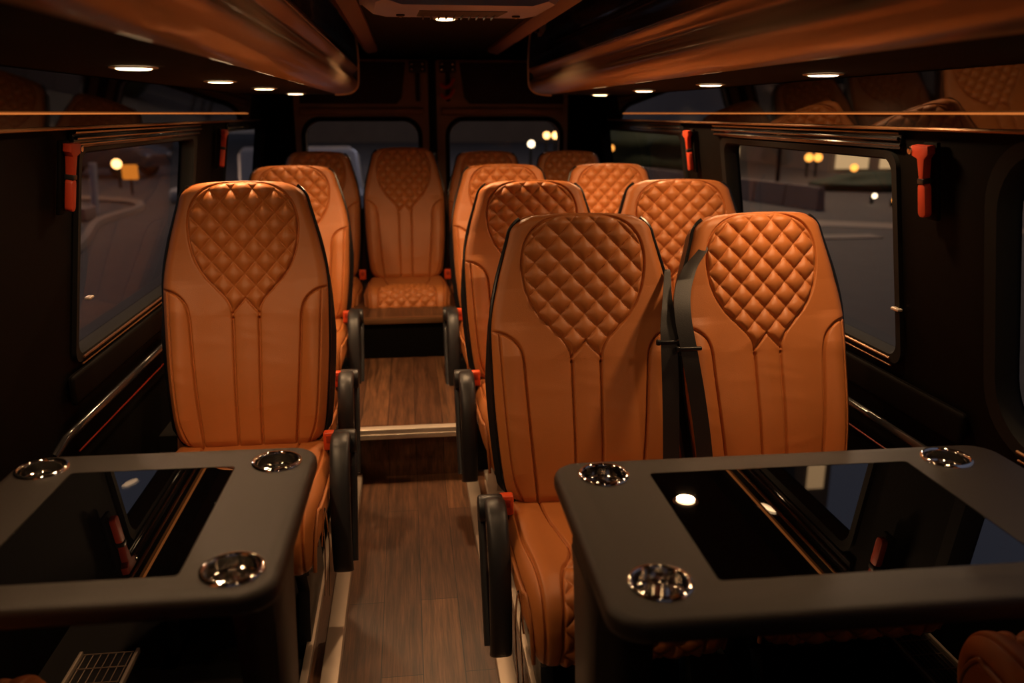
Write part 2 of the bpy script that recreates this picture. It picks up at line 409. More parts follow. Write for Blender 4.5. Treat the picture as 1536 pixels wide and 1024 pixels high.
def make_seat():
    r = empty('coach_seat')
    back, pipe, shell = make_backrest_meshes(); cush, cp, pan = make_cushion_meshes(); band, strut = make_arm_meshes()
    br = link('backrest', back, r); [link('piping', q, br) for q in pipe]; link('back_shell', shell, br)['label'] = 'tan rear shell of the backrest'
    cu = link('seat_cushion', cush, r); [link('cushion_piping', q, cu) for q in cp]; link('seat_pan', pan, r)['label'] = 'black seat pan'
    ar = link('armrest', band, r); link('arm_pivot', strut, ar); ar['label'] = 'charcoal armrest folded down'
    bk = MB(); bk.box(-.021, .021, -.016, .016, -.030, .034, .006, 3); bk.box(-.011, .011, -.0185, -.0155, -.002, .022, .001, mi=1)
    bo = link('belt_buckle', bk.mesh('belt_buckle', [M['buckle'], M['hammer']]), r); bo['label'] = 'red-orange buckle'
    st = MB(); st.tube([(0, 0, -.03), (0, .004, -.08), (0, .01, -.13)], .011, 8, sx=.7); link('buckle_stalk', st.mesh('buckle_stalk', M['black_plastic']), bo)
    fr = MB()   # unit height leg frame (z 0..1), scaled per seat
    return r

def frame_mesh(h, light=False):
    fr = MB()
    for sx in (-.165, .165):
        fr.prism([(.02, h), (-.36, h), (-.30, h*.55), (-.34, .03), (-.34, 0), (.03, 0), (.03, .03), (-.02, h*.55)], 'x', sx-.015, sx+.015, bev=.003)
        fr.box(sx-.022, sx+.022, -.40, .08, 0, .012, .002)
    fr.box(-.165, .165, -.30, -.27, h-.05, h-.02); fr.box(-.165, .165, -.04, -.01, h-.05, h-.02)
    return fr.mesh('leg_frame', M['leg_light'] if light else M['leg'])
def wire_mesh():
    w = MB()
    for dx in (0, .012):
        w.tube([tuple(p) for p in catmull([(.215+dx, -.36, -.13), (.222+dx, -.33, -.04), (.226+dx, -.30, -.15), (.220+dx, -.31, -.30)], 6)], .0022, 6)
    return w.mesh('adjuster_wire', M['chrome'])

LEAN = math.radians(14)
PROTO = make_seat()
def place(root, X, Y, zj, zf, label, group, sx=1., sz=1., rz=0., arm=-1, light=False, back=(0, 0, 1, 1), wires=False, roll=0., extra_lean=0., cush=1.):
    root.location = (X, Y, zf); root.rotation_euler = (0, 0, rz); tag(root, label, 'seat', group)
    h = zj-zf
    for c in [o for o in bpy.data.objects if o.parent == root]:
        n = c.name.split('.')[0]
        c.matrix_parent_inverse = Matrix()
        if n == 'backrest': c.location = (back[0], .012+back[1], h-.006); c.rotation_euler = (-LEAN-extra_lean, roll, 0); c.scale = (sx*back[2], 1, sz*back[3])
        elif n in ('seat_cushion', 'seat_pan'): c.location = (0, 0, h); c.scale = (cush, 1, 1)
        elif n == 'armrest': c.location = (arm*.262, -.06, h-.025); c.scale = (arm, 1, 1)
        elif n == 'belt_buckle': c.location = (arm*.226, -.022, h+.018); c.scale = (.85, .85, .85)
    fh = h-.17
    link('leg_frame', frame_mesh(max(fh, .04), light), root)['label'] = 'beige painted leg frame' if light else 'dark steel leg frame'
    if wires:
        w = link('adjuster_wire', wire_mesh(), root, (0, 0, h)); w.scale = (arm, 1, 1); w['label'] = 'bright bent adjuster wire'
    return root

FU = .20; FR = .398
GR = 'tan quilted coach seats in the cabin'
seats = [
 # X, Yj, zj, zfloor, sx, sz, arm, label, extra
 (-.468, 2.28, .435, .0, 1.0, 1.09, 1, 'tan quilted single seat behind the left table, red buckle by its aisle armrest', dict(wires=True)),
 (.450, 1.955, .368, .0, 1.07, 1.09, -1, 'tan quilted aisle seat behind the right table, belt over its window side', dict(wires=True)),
 (.955, 1.945, .385, .0, 1.0, 1.065, 1, 'tan quilted window seat behind the right table, below the large window', dict(roll=-.03, extra_lean=.02)),
 (.440, 2.82, .43, .0, 1.07, 1.03, -1, 'tan quilted aisle seat just behind the front right pair, beside the step', dict(light=True)),
 (.985, 2.80, .43, .0, 1.10, 1.03, 1, 'tan quilted window seat second from the right table, by the window pillar', {}),
 (.440, 3.71, .45, FU, 1.05, 1.01, -1, 'brightly lit tan aisle seat right of the upper step', {}),
 (.940, 3.70, .45, FU, 1.03, 1.01, 1, 'tan quilted window seat on the right, third row from table, near second hammer', {}),
 (-.492, 2.87, .43, .0, .9, .90, 1, 'tan seat mostly hidden behind the front left single seat, only cushion showing', dict(back=(-.06, 0, .84, .86))),
 (-.520, 3.79, .435, FU, 1.06, 1.025, 1, 'tan single seat on the left beside the upper aisle, half hidden by front seat', {}),
 (-.490, 4.66, .465, FR, .96, 1.02, 1, 'leftmost tan seat of the rear bench row', dict(cush=.96)),
 (-.020, 4.63, .465, FR, .97, 1.05, 1, 'tan rear seat standing alone at the end of the aisle', dict(cush=.96)),
 (.447, 4.60, .465, FR, .96, 1.02, 1, 'dim tan rear row seat just right of the aisle end', dict(cush=.96)),
 (.912, 4.57, .465, FR, .96, 1.02, 1, 'rightmost tan seat of the rear row by back window', dict(cush=.96)),
]
roots = []
for i, (X, Y, zj, zf, sx, sz, arm, lab, ex) in enumerate(seats):
    r = copy_tree(PROTO); roots.append(r)
    place(r, X, Y, zj, zf, lab, GR, sx, sz, 0., arm, **ex)
for X, Y, lab in ((1.13, .76, 'tan quilted cushion of rear-facing seat at bottom right beyond table'), (-.78, .84, 'tan rear-facing seat at bottom left under the left table edge')):
    r = copy_tree(PROTO); roots.append(r)
    place(r, X, Y, .455, 0, lab, GR, 1, 1, PI, -1 if X > 0 else 1, cush=.76)
# rear row seats have no armrests between them
for k in (9, 10, 11, 12, 13, 14):
    for c in [o for o in bpy.data.objects if o.parent == roots[k] and o.name.startswith('armrest')]:
        for d in [o for o in bpy.data.objects if o.parent == c]: bpy.data.objects.remove(d)
        bpy.data.objects.remove(c)
for o in [q for q in bpy.data.objects if q.parent and q.parent.parent == PROTO]: bpy.data.objects.remove(o)
for o in [q for q in bpy.data.objects if q.parent == PROTO]: bpy.data.objects.remove(o)
bpy.data.objects.remove(PROTO)

# belts on the front right pair
def belt(root, pts, w, slider_i, name_label):
    """pts in seat-local coordinates (x, y, z above floor)"""
    P = catmull(pts, 8); b = MB(); L = []
    for i, p in enumerate(P):
        ww = w*(.35+.65*min(1, i/20)); L.append([(p[0]-ww, p[1]-.001, p[2]), (p[0]-ww, p[1]+.001, p[2]), (p[0]+ww, p[1]+.001, p[2]), (p[0]+ww, p[1]-.001, p[2])])
    b.loft(L); o = b.build('seat_belt', M['belt'], root, sharp=60); o['label'] = name_label
    q = P[slider_i]
    s = MB(); s.box(q[0]-w-.012, q[0]+w+.012, q[1]-.006, q[1]+.005, q[2]-.005, q[2]+.005, .003, 3)
    s.box(q[0]-w-.012, q[0]-w-.002, q[1]-.008, q[1]+.005, q[2]-.007, q[2]+.007, .003, 3)
    s.build('belt_slider', M['black_plastic'], o)
belt(roots[1], [(0.228, 0.165, 0.95), (0.2, 0.065, 0.886), (0.193, 0.03, 0.845), (0.19, 0.0, 0.784), (0.193, -0.025, 0.651), (0.196, -0.045, 0.495), (0.195, -0.065, 0.393)], .0215, 23, 'black belt webbing')
belt(roots[2], [(-0.148, 0.215, 1.045), (-0.178, 0.185, 1.0), (-0.232, 0.125, 0.963), (-0.267, 0.07, 0.915), (-0.278, 0.025, 0.856), (-0.266, -0.005, 0.768), (-0.243, -0.02, 0.648), (-0.222, -0.035, 0.507), (-0.217, -0.045, 0.402)], .0215, 39, 'black belt webbing')

# ------------------------------------------------------------------ tables
def cup_meshes():
    c = MB()
    c.lathe([(.0325, -.046), (.0004, -.046)], (0, 0, 0))
    c.lathe([(.0325, -.046), (.0345, -.0185)], (0, 0, 0))
    c.lathe([(.0345, -.0185), (.0352, -.0175), (.0378, -.0168)], (0, 0, 0))
    c.lathe([(.0378, -.0168), (.0385, .001)], (0, 0, 0))
    c.lathe([(.0385, .001), (.0392, .0036), (.0410, .0050), (.0435, .0048), (.0458, .0030), (.0466, .0004)], (0, 0, 0))
    return c.mesh('cup_holder', M['chrome'], sharp=40)
CUP = cup_meshes()
def make_table(loc, rz, x0, x1, y0, y1, glass, cups, legs, label):
    r = empty('table', loc, rz); tag(r, label, 'table', 'tables with cup holders')
    H = .72-loc[2]
    t = MB(); t.prism(rrect(x0, x1, y0, y1, .055, 10), 'z', H-.036, H, bev=.013, seg=4); top = t.build('tabletop', M['table'], r)
    cut = MB(); cut.prism(rrect(*glass, .008, 3), 'z', H-.006, H+.02)
    for cx, cy in cups: cut.prism([(cx+.0405*math.cos(a*PI/24), cy+.0405*math.sin(a*PI/24)) for a in range(48)], 'z', H-.06, H+.02)
    cu = link('cut', cut.mesh('cut', M['table'])); cu.parent = r; boolean(top, cu)
    g = MB(); g.prism(rrect(glass[0]+.001, glass[1]-.001, glass[2]+.001, glass[3]-.001, .007, 4), 'z', H-.0055, H-.0005, bev=.0006, seg=1)
    g.build('glass_panel', M['black_glass'], r)['label'] = 'glossy black glass inlay'
    for cx, cy in cups:
        o = link('cup_holder', CUP, r, (cx, cy, H)); o['label'] = 'polished chrome cup holder'
    for lx, ly, wx, wy in legs:
        l = MB()
        R = [[(lx-wx*s, ly-wy*q, z), (lx+wx*s, ly-wy*q, z), (lx+wx*s, ly+wy*q, z), (lx-wx*s, ly+wy*q, z)] for z, s, q in ((0, .8, .85), (H*.45, .85, .85), (H-.13, 1., 1.), (H-.085, 1.05, 1.15), (H-.036, .7, 1.3))]
        bmv = l.loft(R); bmm = l.mesh('table_leg', M['table'])
        bm = bmesh.new(); bm.from_mesh(bmm); bmesh.ops.bevel(bm, geom=bm.edges[:], offset=.006, segments=2, affect='EDGES'); bm.to_mesh(bmm); bm.free()
        link('table_leg', bmm, r)
    b = MB(); b.box(*((x0-.02, x1-.05) if loc[0] < 0 else (x0+.05, x1+.03)), (y0+y1)/2-.03, (y0+y1)/2+.03, H-.052, H-.034, .004); b.build('under_rail', M['leg'], r)
    return r
make_table((.68, 1.165, 0), math.radians(-.6), -.435, .437, -.265, .258, (-.264, .232, -.176, .188), [(-.347, -.172), (-.347, .190), (.314, .190), (.314, -.172)], [(-.372, .0, .046, .10)], 'larger black table on the right with chrome cup holders at its corners')
make_table((-.475, 1.30, 0), math.radians(-1.0), -.270, .282, -.262, .272, (-.152, .139, -.200, .183), [(.211, -.190), (.211, .195), (-.212, .205), (-.212, -.190)], [(.225, -.05, .030, .10)], 'smaller black table on the left with dark glass inlay')

# ------------------------------------------------------------------ shell
Y0, Y1 = -1.0, 5.30
def fl(name, x0, x1, y0, y1, z0, z1, m, lab=None): return struct(MB().box(x0, x1, y0, y1, z0, z1).build(name, m), lab)
XL, XR = -1.02, 1.40
fl('floor', XL, -.285, Y0, 3.0, 0, .012, M['ceil'], 'black mat under the left seats'); fl('floor', .262, XR, Y0, 3.0, 0, .012, M['ceil'], 'black mat under the right seats')
fl('floor', XL, -.245, 2.992, 3.99, .012, FU+.008, M['ceil'], 'black mat beside the left of the step'); fl('floor', .205, XR, 2.992, 3.99, .012, FU+.008, M['ceil'], 'black mat beside the right of the step')
fl('floor', XL, XR, Y0, 3.0, -.04, 0, M['wood'], 'dark walnut plank floor of the lower aisle')
fl('floor', XL, XR, 3.0, 3.95, -.04, FU, M['wood'], 'raised walnut plank floor behind the bright step edge')
fl('floor', XL, XR, 3.95, Y1+.05, -.04, FR, M['wood'], 'top platform under the rear row')
n1 = MB(); n1.box(-.24, .22, 2.972, 3.012, .176, .2035, .004); n1.box(-.24, .22, 2.966, 2.975, .166, .185, .002); struct(n1.build('trim_1', M['steel']), 'bright metal nosing of the aisle step')
n2 = MB(); n2.box(-.24, .20, 3.925, 3.965, .374, .4015, .004); struct(n2.build('trim_2', M['bronze_line']), 'dull metal nosing of the rear step')
rp = MB(); rp.box(-.24, .20, 3.942, 3.951, FU, .374); struct(rp.build('trim_26', M['wall']), 'black riser panel of the rear step')
for k, (xa, sg) in enumerate(((-.205, -1), (.182, 1))):
    e = MB()
    a, b = sorted((xa, xa+sg*.044)); e.box(a, b, Y0, 2.97, 0, .030, .004)
    struct(e.build('trim_%d' % (3+k), M['aluminium']), 'metal aisle edge on the %s' % ('left' if sg < 0 else 'right'))
    e = MB(); a, b = sorted((xa+sg*.075, xa+sg*.095)); e.box(a, b, Y0, 2.97, 0, .022, .003); struct(e.build('trim_%d' % (5+k), M['aluminium']), 'narrow seat rail on the %s' % ('left' if sg < 0 else 'right'))

# walls: profile (x, z) inner face, with windows cut
def wx(side, z):
    return (-.825-.145*(1.247-z)) if side < 0 else (1.18+.155*(1.247-z))
def wall(side, name, wins):
    sg = side
    prof_in = [(wx(side, .62)+sg*.03, -.02), (wx(side, .62)+sg*.0, .62), (wx(side, 1.46), 1.46), (wx(side, 1.46)-sg*.05, 1.66), (wx(side, 1.46)-sg*.16, 1.79)]
    prof = prof_in+[(x+sg*.05, z) for x, z in prof_in[::-1]]
    w = MB(); w.prism(prof, 'y', Y0, Y1+.05); o = w.build(name, M['wall'], sharp=25)
    c = MB()
    for (ya, yb, za, zb, r) in wins:
        xc = wx(side, (za+zb)/2); c.prism(rrect(ya, yb, za, zb, r, 8), 'x', xc-.3, xc+.3)
    cu = link('cut', c.mesh('cut', M['wall'])); boolean(o, cu)
    struct(o); return o
def window(side, n, ya, yb, za, zb, r, label, deep=.035, split=None, latch=None):
    sg = side
    root = empty('window_%d' % n, (wx(side, (za+zb)/2), (ya+yb)/2, za)); struct(root, label)
    ox, oy, oz = root.location
    def P(y, z, d): return (wx(side, z)+sg*d-ox, y-oy, z-oz)
    loop = rrect(ya, yb, za, zb, r, 8)
    fr = MB(); fr.loft([[P(y+(y-(ya+yb)/2)*k, z+(z-(za+zb)/2)*k2, d) for y, z in loop] for k, k2, d in ((.05, .07, .0), (.05, .07, -.012), (.0, .0, -.008), (-.012, -.02, .006), (-.012, -.02, .04), (.03, .04, .045))], closed=True, cap=False)
    fr.build('window_frame', M['rubber'], root)
    g = MB(); lo = rrect(ya-.01, yb+.01, za-.01, zb+.01, r, 8)
    g.add([P(y, z, deep) for y, z in lo]+[P(y, z, deep+.004) for y, z in lo], [tuple(range(len(lo))), tuple(range(2*len(lo)-1, len(lo)-1, -1))]+[(i, (i+1) % len(lo), (i+1) % len(lo)+len(lo), i+len(lo)) for i in range(len(lo))])
    g.build('glass_pane', M['glass'], root, sharp=20)['label'] = 'dark tinted glass'
    s = MB(); s.tube([P(ya+r*.6, za-.008, -.013), P(yb-r*.6, za-.008, -.013)], .0035, 6); s.tube([P(ya+r*.6, za-.028, -.010), P(yb-r*.6, za-.028, -.010)], .0025, 6)
    s.build('sill_bead', M['bronze_line'], root)
    if latch:
        l = MB(); y, z = latch; p = P(y, z, -.015); l.box(p[0]-.008, p[0]+.008, p[1]-.016, p[1]+.016, p[2]-.004, p[2]+.004, .003, 3); l.build('latch', M['steel'], root)
    return root
LW = [(2.28, 3.46, .72, 1.256, .04), (4.10, 5.15, .74, 1.276, .05)]
RW = [(1.95, 3.07, .735, 1.245, .04), (3.58, 5.11, .72, 1.261, .05), (.34, 1.57, .67, 1.281, .13)]
wall(-1, 'wall_left', LW); wall(1, 'wall_right', RW)
window(-1, 1, *LW[0], 'large window beside the front left seat', latch=(2.33, .87))
window(-1, 2, *LW[1], 'rear side window on the left')
window(1, 3, *RW[0], 'large window beside the right table', latch=(1.93, .87))
window(1, 4, *RW[1], 'rear side window on the right')
window(1, 5, *RW[2], 'front window on the right cut by photo edge')
# sliding sash blocks and blind housings over the windows
for side, Y_a, Y_b, n in ((-1, 2.21, 3.51, 7), (1, 1.90, 3.15, 8), (-1, 4.06, 5.2, 9), (1, 3.53, 5.16, 10)):
    t = MB()
    for z, d, rr in ((1.3065, -.012, .006), (1.2916, -.018, .0045), (1.2767, -.012, .004)):
        t.tube([(wx(side, z)+side*d, Y_a, z), (wx(side, z)+side*d, Y_b, z)], rr, 8)
    t.box(*sorted((wx(side, 1.29), wx(side, 1.29)+side*-.012)), Y_a, Y_b, 1.2675, 1.311, .002)
    struct(t.build('trim_%d' % n, M['rack_black']), 'ribbed header above a side window')
# sills: padded ledge, gloss tube and red pinstripe
for side, n in ((-1, 11), (1, 12)):
    t = MB(); x = wx(side, .66)
    ya, yb = (2.21, 5.25) if side < 0 else (1.66, 5.25)
    t.box(*sorted((x-side*.004, x-side*.022)), ya, yb, .600, .682, .012, 3); struct(t.build('trim_%d' % n, M['wall']), 'padded sill ledge')
    t = MB(); t.tube([(x-side*-.01, ya-.10, .50), (x-side*.004, ya-.05, .53), (x-side*.018, ya, .543), (x-side*.018, yb, .543)], .010, 12, sx=1.3, up=(0, 0, 1))
    struct(t.build('trim_%d' % (n+2), M['rack_black']), 'gloss black wall rail')
    t = MB(); t.tube([(x-side*.012, ya, .475), (x-side*.012, yb, .475)], .0025, 6); struct(t.build('trim_%d' % (n+4), M['red_line']), 'thin red wall stripe')

# glossy band + thin emissive orange line
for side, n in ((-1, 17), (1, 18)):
    xa = wx(side, 1.3214)-side*.030; xb = wx(side, 1.4245)-side*.034
    t = MB(); t.prism([(xa, 1.321), (xb, 1.437), (xb+side*.01, 1.437), (xa+side*.01, 1.321)], 'y', Y0, 4.5)
    struct(t.build('trim_%d' % n, M['gloss']), 'gloss black band above the windows')
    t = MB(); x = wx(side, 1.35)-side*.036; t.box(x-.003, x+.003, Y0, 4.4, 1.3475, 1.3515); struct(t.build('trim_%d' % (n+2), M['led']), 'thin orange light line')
    t = MB(); x = wx(side, 1.3156)-side*.028; t.tube([(x, Y0, 1.3162), (x, 4.8, 1.3162)], .0045, 8); struct(t.build('trim_%d' % (n+4), M['bronze_line']), 'bronze ledge edge under the band')

# ceiling
c = MB(); c.box(-.78, 1.12, Y0, Y1+.05, 1.765, 1.80); c.box(-.19, .50, Y0, Y1+.05, 1.68, 1.765); struct(c.build('ceiling', M['ceil']))
for side, xa, n in ((-1, -.130, 23), (1, .440, 24)):
    t = MB(); t.prism([(xa, 1.679), (xa, 1.664), (xa+side*.012, 1.655), (xa+side*.05, 1.648), (xa+side*.07, 1.66), (xa+side*.07, 1.70), (xa+side*.058, 1.70), (xa+side*.058, 1.679)], 'y', Y0, 4.6)
    struct(t.build('trim_%d' % n, M['ceil_side']), 'brown ceiling cove strip')
w = MB(); w.box(XL, XR, Y0-.05, Y0, -.04, 1.80); wf = w.build('wall_front', M['wall'])
c = MB(); c.prism(rrect(-.7, 1.1, .85, 1.45, .08), 'y', Y0-.2, Y0+.2); boolean(wf, link('cut', c.mesh('cut', M['wall']))); struct(wf)
g = MB(); g.box(-.75, 1.15, Y0-.03, Y0-.026, .8, 1.5); struct(g.build('window_6', M['glass']), 'windscreen behind the camera')

# rear wall with doors
def rear():
    w = MB(); w.box(-.90, 1.27, Y1+.02, Y1+.07, -.04, 1.80); o = w.build('wall_rear', M['wall'])
    c = MB()
    wins = [(-.60, .075, .78, 1.305, .10), (.265, .95, .78, 1.305, .10)]
    for xa, xb, za, zb, r in wins: c.prism(rrect(xa, xb, za, zb, r), 'y', Y1-.1, Y1+.3)
    boolean(o, link('cut', c.mesh('cut', M['wall']))); struct(o)
    for k, (xa, xb, za, zb, r) in enumerate(wins):
        x0, x1 = (-.66, .145) if k == 0 else (.185, 1.00)
        d = MB(); d.prism(rrect(x0, x1, .39, 1.66, .02, 3), 'y', Y1-.02, Y1+.02)
        do = d.build('door_%d' % (k+1), M['door']); c = MB(); c.prism(rrect(xa, xb, za, zb, r), 'y', Y1-.2, Y1+.2)
        # recessed upper pad opening
        boolean(do, link('cut', c.mesh('cut', M['door']))); struct(do, 'rear door leaf on the %s' % ('left' if k == 0 else 'right'))
        g = MB(); g.prism(rrect(xa-.01, xb+.01, za-.01, zb+.01, r), 'y', Y1+.045, Y1+.049); g.build('glass_pane', M['glass'], do)['label'] = 'dark tinted glass'
        f = MB(); f.tube([(x, Y1-.022, z) for x, z in rrect(xa-.012, xb+.012, za-.012, zb+.012, r, 8)], .014, 10, closed=True); f.build('window_seal', M['rubber'], do)
        px0, px1 = (-.62, -.02) if k == 0 else (.36, .97)
        p = MB(); p.prism([(px0, 1.645), (px1+(.03 if k == 0 else 0), 1.645), (px1, 1.44) , (px1-.03, 1.405), (px0, 1.405)] if k == 0 else [(px0-.03, 1.645), (px1, 1.645), (px1, 1.405), (px0+.03, 1.405), (px0, 1.44)], 'y', Y1-.040, Y1-.018, bev=.006); p.build('upper_pad', M['door_black'], do)['label'] = 'black padded upper panel'
        l = MB(); xm = .08 if k == 0 else .26
        l.box(xm-.05, xm+.05, Y1-.055, Y1-.02, 1.585, 1.65, .006); l.box(xm-.013, xm+.013, Y1-.05, Y1-.02, 1.42, 1.60, .006)
        for dx, dz in ((-.035, .02), (.03, .02), (-.035, .05), (.03, .05)): l.lathe([(.009, 0), (.006, .006), (.0004, .007)], (0, 0, 0), 10) if False else l.box(xm+dx-.007, xm+dx+.007, Y1-.062, Y1-.05, 1.585+dz-.007, 1.585+dz+.007, .004, 2, mi=1)
        lo = l.build('door_latch', [M['door_black'], M['chrome']], do)
        if k == 1:
            h = MB()
            for zz in (1.52, 1.46): h.tube([tuple(q) for q in catmull([(.215, Y1-.05, zz), (.245, Y1-.06, zz-.02), (.275, Y1-.06, zz-.005), (.295, Y1-.05, zz+.03)], 5)], .010, 8)
            h.build('door_handle', M['buckle'], do)['label'] = 'small red release handle'
        b = MB(); b.box(x0+.03, x1-.03, Y1-.034, Y1-.018, 1.338, 1.385, .012, 3); b.build('pull_bar', M['door'], do)
    c = MB(); c.box(.142, .188, Y1-.045, Y1+.0, .39, 1.68, .008, 3); struct(c.build('trim_25', M['rubber']), 'black seal between the rear doors')
rear()

# ------------------------------------------------------------------ luggage racks
def rack(side):
    CX = .194
    r = empty('luggage_rack', (CX+side*.68, 1.9, 1.44))
    tag(r, 'bronze overhead luggage rack along the %s side' % ('left' if side < 0 else 'right'), 'luggage rack', 'overhead luggage racks')
    ox, oy, oz = r.location
    ya, yb = -.9, 4.25
    face = [(0.5187, 1.4394), (0.4813, 1.4394), (0.4525, 1.4463), (0.4312, 1.4587), (0.42, 1.4738), (0.4163, 1.4875), (0.4213, 1.5), (0.4312, 1.51), (0.4375, 1.52), (0.4362, 1.53), (0.425, 1.54), (0.4163, 1.5487), (0.4138, 1.5562), (0.42, 1.5612)]
    if side > 0: face = [(x-.004, z) for x, z in face]
    def W(p, y): return (CX+side*p[0]-ox, y-oy, p[1]-oz)
    def strip(poly, th, ys, name, m, lab=None):
        n = len(poly); P2 = [(x+th[0], z+th[1]) for x, z in poly[::-1]]
        b = MB(); b.loft([[W(q, y) for q in poly+P2] for y in ys], closed=True); o = b.build(name, m, r, sharp=50)
        if lab: o['label'] = lab
        return o
    fo = [tuple(q) for q in catmull(face, 3)]
    strip(fo, (.015, .005), [ya, yb-.02], 'nose_panel', M['rack'], 'bronze lacquered nose moulding')
    blk = [(0.42, 1.5612), (0.44, 1.5812), (0.4725, 1.6187), (0.5063, 1.6525), (0.5312, 1.67)]
    strip([tuple(q) for q in catmull(blk, 4)], (.01, -.004), [ya, yb-.02], 'front_panel', M['rack_black'], 'gloss black curved front panel')
    b = MB(); b.tube([W((0.415, 1.5594), ya), W((0.415, 1.5594), yb-.02)], .0035, 8); b.build('lower_bead', M['trim_metal'], r)
    b = MB(); b.tube([W((0.525, 1.6712), ya), W((0.525, 1.6712), 3.25), W((0.5063, 1.6675), yb-.02)], .0095, 10, sx=.7, up=(0, 0, 1)); b.build('upper_bead', M['trim_metal'], r)
    up = [(0.5312, 1.675), (0.5125, 1.7), (0.4813, 1.7225), (0.4437, 1.7375), (0.4312, 1.7475), (0.4312, 1.76)]
    strip([tuple(q) for q in catmull(up, 4)], (.012, .0), [ya, yb-.02], 'upper_panel', M['rack_black'])
    b = MB(); b.add([W((0.5063, 1.4395), ya), W((1.0, 1.4395), ya), W((1.0, 1.4395), yb-.02), W((0.5063, 1.4395), yb-.02), W((0.5063, 1.4563), ya), W((1.0, 1.4563), ya), W((1.0, 1.4563), yb-.02), W((0.5063, 1.4563), yb-.02)], [(0, 1, 2, 3), (4, 7, 6, 5), (0, 4, 5, 1), (1, 5, 6, 2), (2, 6, 7, 3), (3, 7, 4, 0)]); b.build('underside', M['ceil'], r)['label'] = 'dark fabric underside'
    # end cap
    cap = [(1.0, 1.4381), (0.5, 1.4381), (0.465, 1.4425), (0.4375, 1.4525), (0.4188, 1.4712), (0.4113, 1.5), (0.4088, 1.5562), (0.4088, 1.6125), (0.4125, 1.675), (0.4188, 1.7312), (0.425, 1.76), (1.0, 1.76)]
    b = MB(); b.loft([[W(q, y) for q in cap] for y in (yb-.02, yb)]); b.build('end_cap', M['rack_black'], r, sharp=40)
    b = MB(); b.tube([W(tuple(q), yb-.018) for q in catmull([(0.525, 1.4381)]+cap[1:10], 5)], .0055, 8); b.build('end_rim', M['steel'], r)['label'] = 'pale rim of the rack end'
    # little wedge recess where moulding meets the cap
    b = MB(); b.loft([[W(q, y) for q in ((0.4138, 1.4975), (0.4175, 1.4775), (0.43, 1.4625), (0.4375, 1.4875), (0.4375, 1.5312), (0.415, 1.5437))] for y in (yb-.11, yb-.02)]); 
    return r
rack(-1); rk = rack(1)
# reading lamp handles on the racks
for side, y in ((1, 3.81), (-1, 3.28)):
    b = MB(); x = .194+side*.402
    r = empty('rack_hook', (x, y, 1.70)); tag(r, 'small white catch on the %s luggage rack near the ceiling' % ('right' if side > 0 else 'left'), 'catch')
    b.loft([[(side*dx, dy, dz) for dx, dy, dz in ((0, -.012, -.028), (.020, -.006, .0), (.024, 0, .032), (.0, .012, .030))], [(side*dx-side*.012, dy+.01, dz) for dx, dy, dz in ((0, -.012, -.028), (.018, -.006, .0), (.020, 0, .032), (.0, .012, .030))]])
    b.build('catch_plate', M['leg_light'] if False else M['steel'], r)
    b = MB(); b.box(-side*.016-.01, -side*.016+.01, -.01, .02, -.012, .012, .004); b.build('catch_base', M['rack_black'], r)

# ------------------------------------------------------------------ downlights
DL = []
def downlight(x, y, z, label, power=2.4, cat='downlight', R=.034):
    r = empty('downlight', (x, y, z)); tag(r, label, cat, 'downlights')
    b = MB(); b.lathe([(R+.012, .0), (R+.011, -.002), (R+.004, -.003), (R, -.002), (R-.001, .001)], (0, 0, 0), 32); b.build('bezel', M['steel'], r)
    l = MB(); l.lathe([(R+.0005, -.001), (R*.97, -.0038), (R*.8, -.0052), (R*.5, -.0056), (.0004, -.0058)], (0, 0, 0), 32); l.build('lens', M['lens'], r)['label'] = 'glowing warm lens'
    la = bpy.data.lights.new('downlight_glow', 'AREA'); la.shape = 'DISK'; la.size = R*1.9; la.energy = power; la.color = (1, .60, .30); la.spread = math.radians(150)
    lo = bpy.data.objects.new('lamp', la); COL.objects.link(lo); lo.parent = r; lo.location = (0, 0, -.010)
    return r
ordn = ['nearest', 'second', 'third', 'fourth']
for k, y in enumerate((1.81, 2.56, 3.25, 4.05)):
    downlight(-.53+.012*k, y, 1.4378, 'round light under the left rack, %s from the front' % ordn[k], (2.7, 2.7, 5.0, .8)[k])
for k, y in enumerate((1.93, 2.65, 3.38, 4.12)):
    downlight(.968-.010*k, y, 1.4378, 'round light under the right rack, %s from the front' % ordn[k], (2.7, 2.7, 5.0, .8)[k])
downlight(-.545, 1.10, 1.4378, 'round light at the left photo edge under the left rack', 2.0)
downlight(.98, 1.20, 1.4378, 'round light under the right rack just above the right table', 1.0)
downlight(.154, 3.21, 1.6795, 'small ceiling light behind the air conditioning unit', 9.0)
downlight(.154, .15, 1.6795, 'ceiling light above the front aisle', .5)  # added lamp out of view, brightens the seat fronts
downlight(.154, 1.5, 1.6795, 'ceiling light over the aisle between the tables', .9)  # also added out of view, fills in the front rows

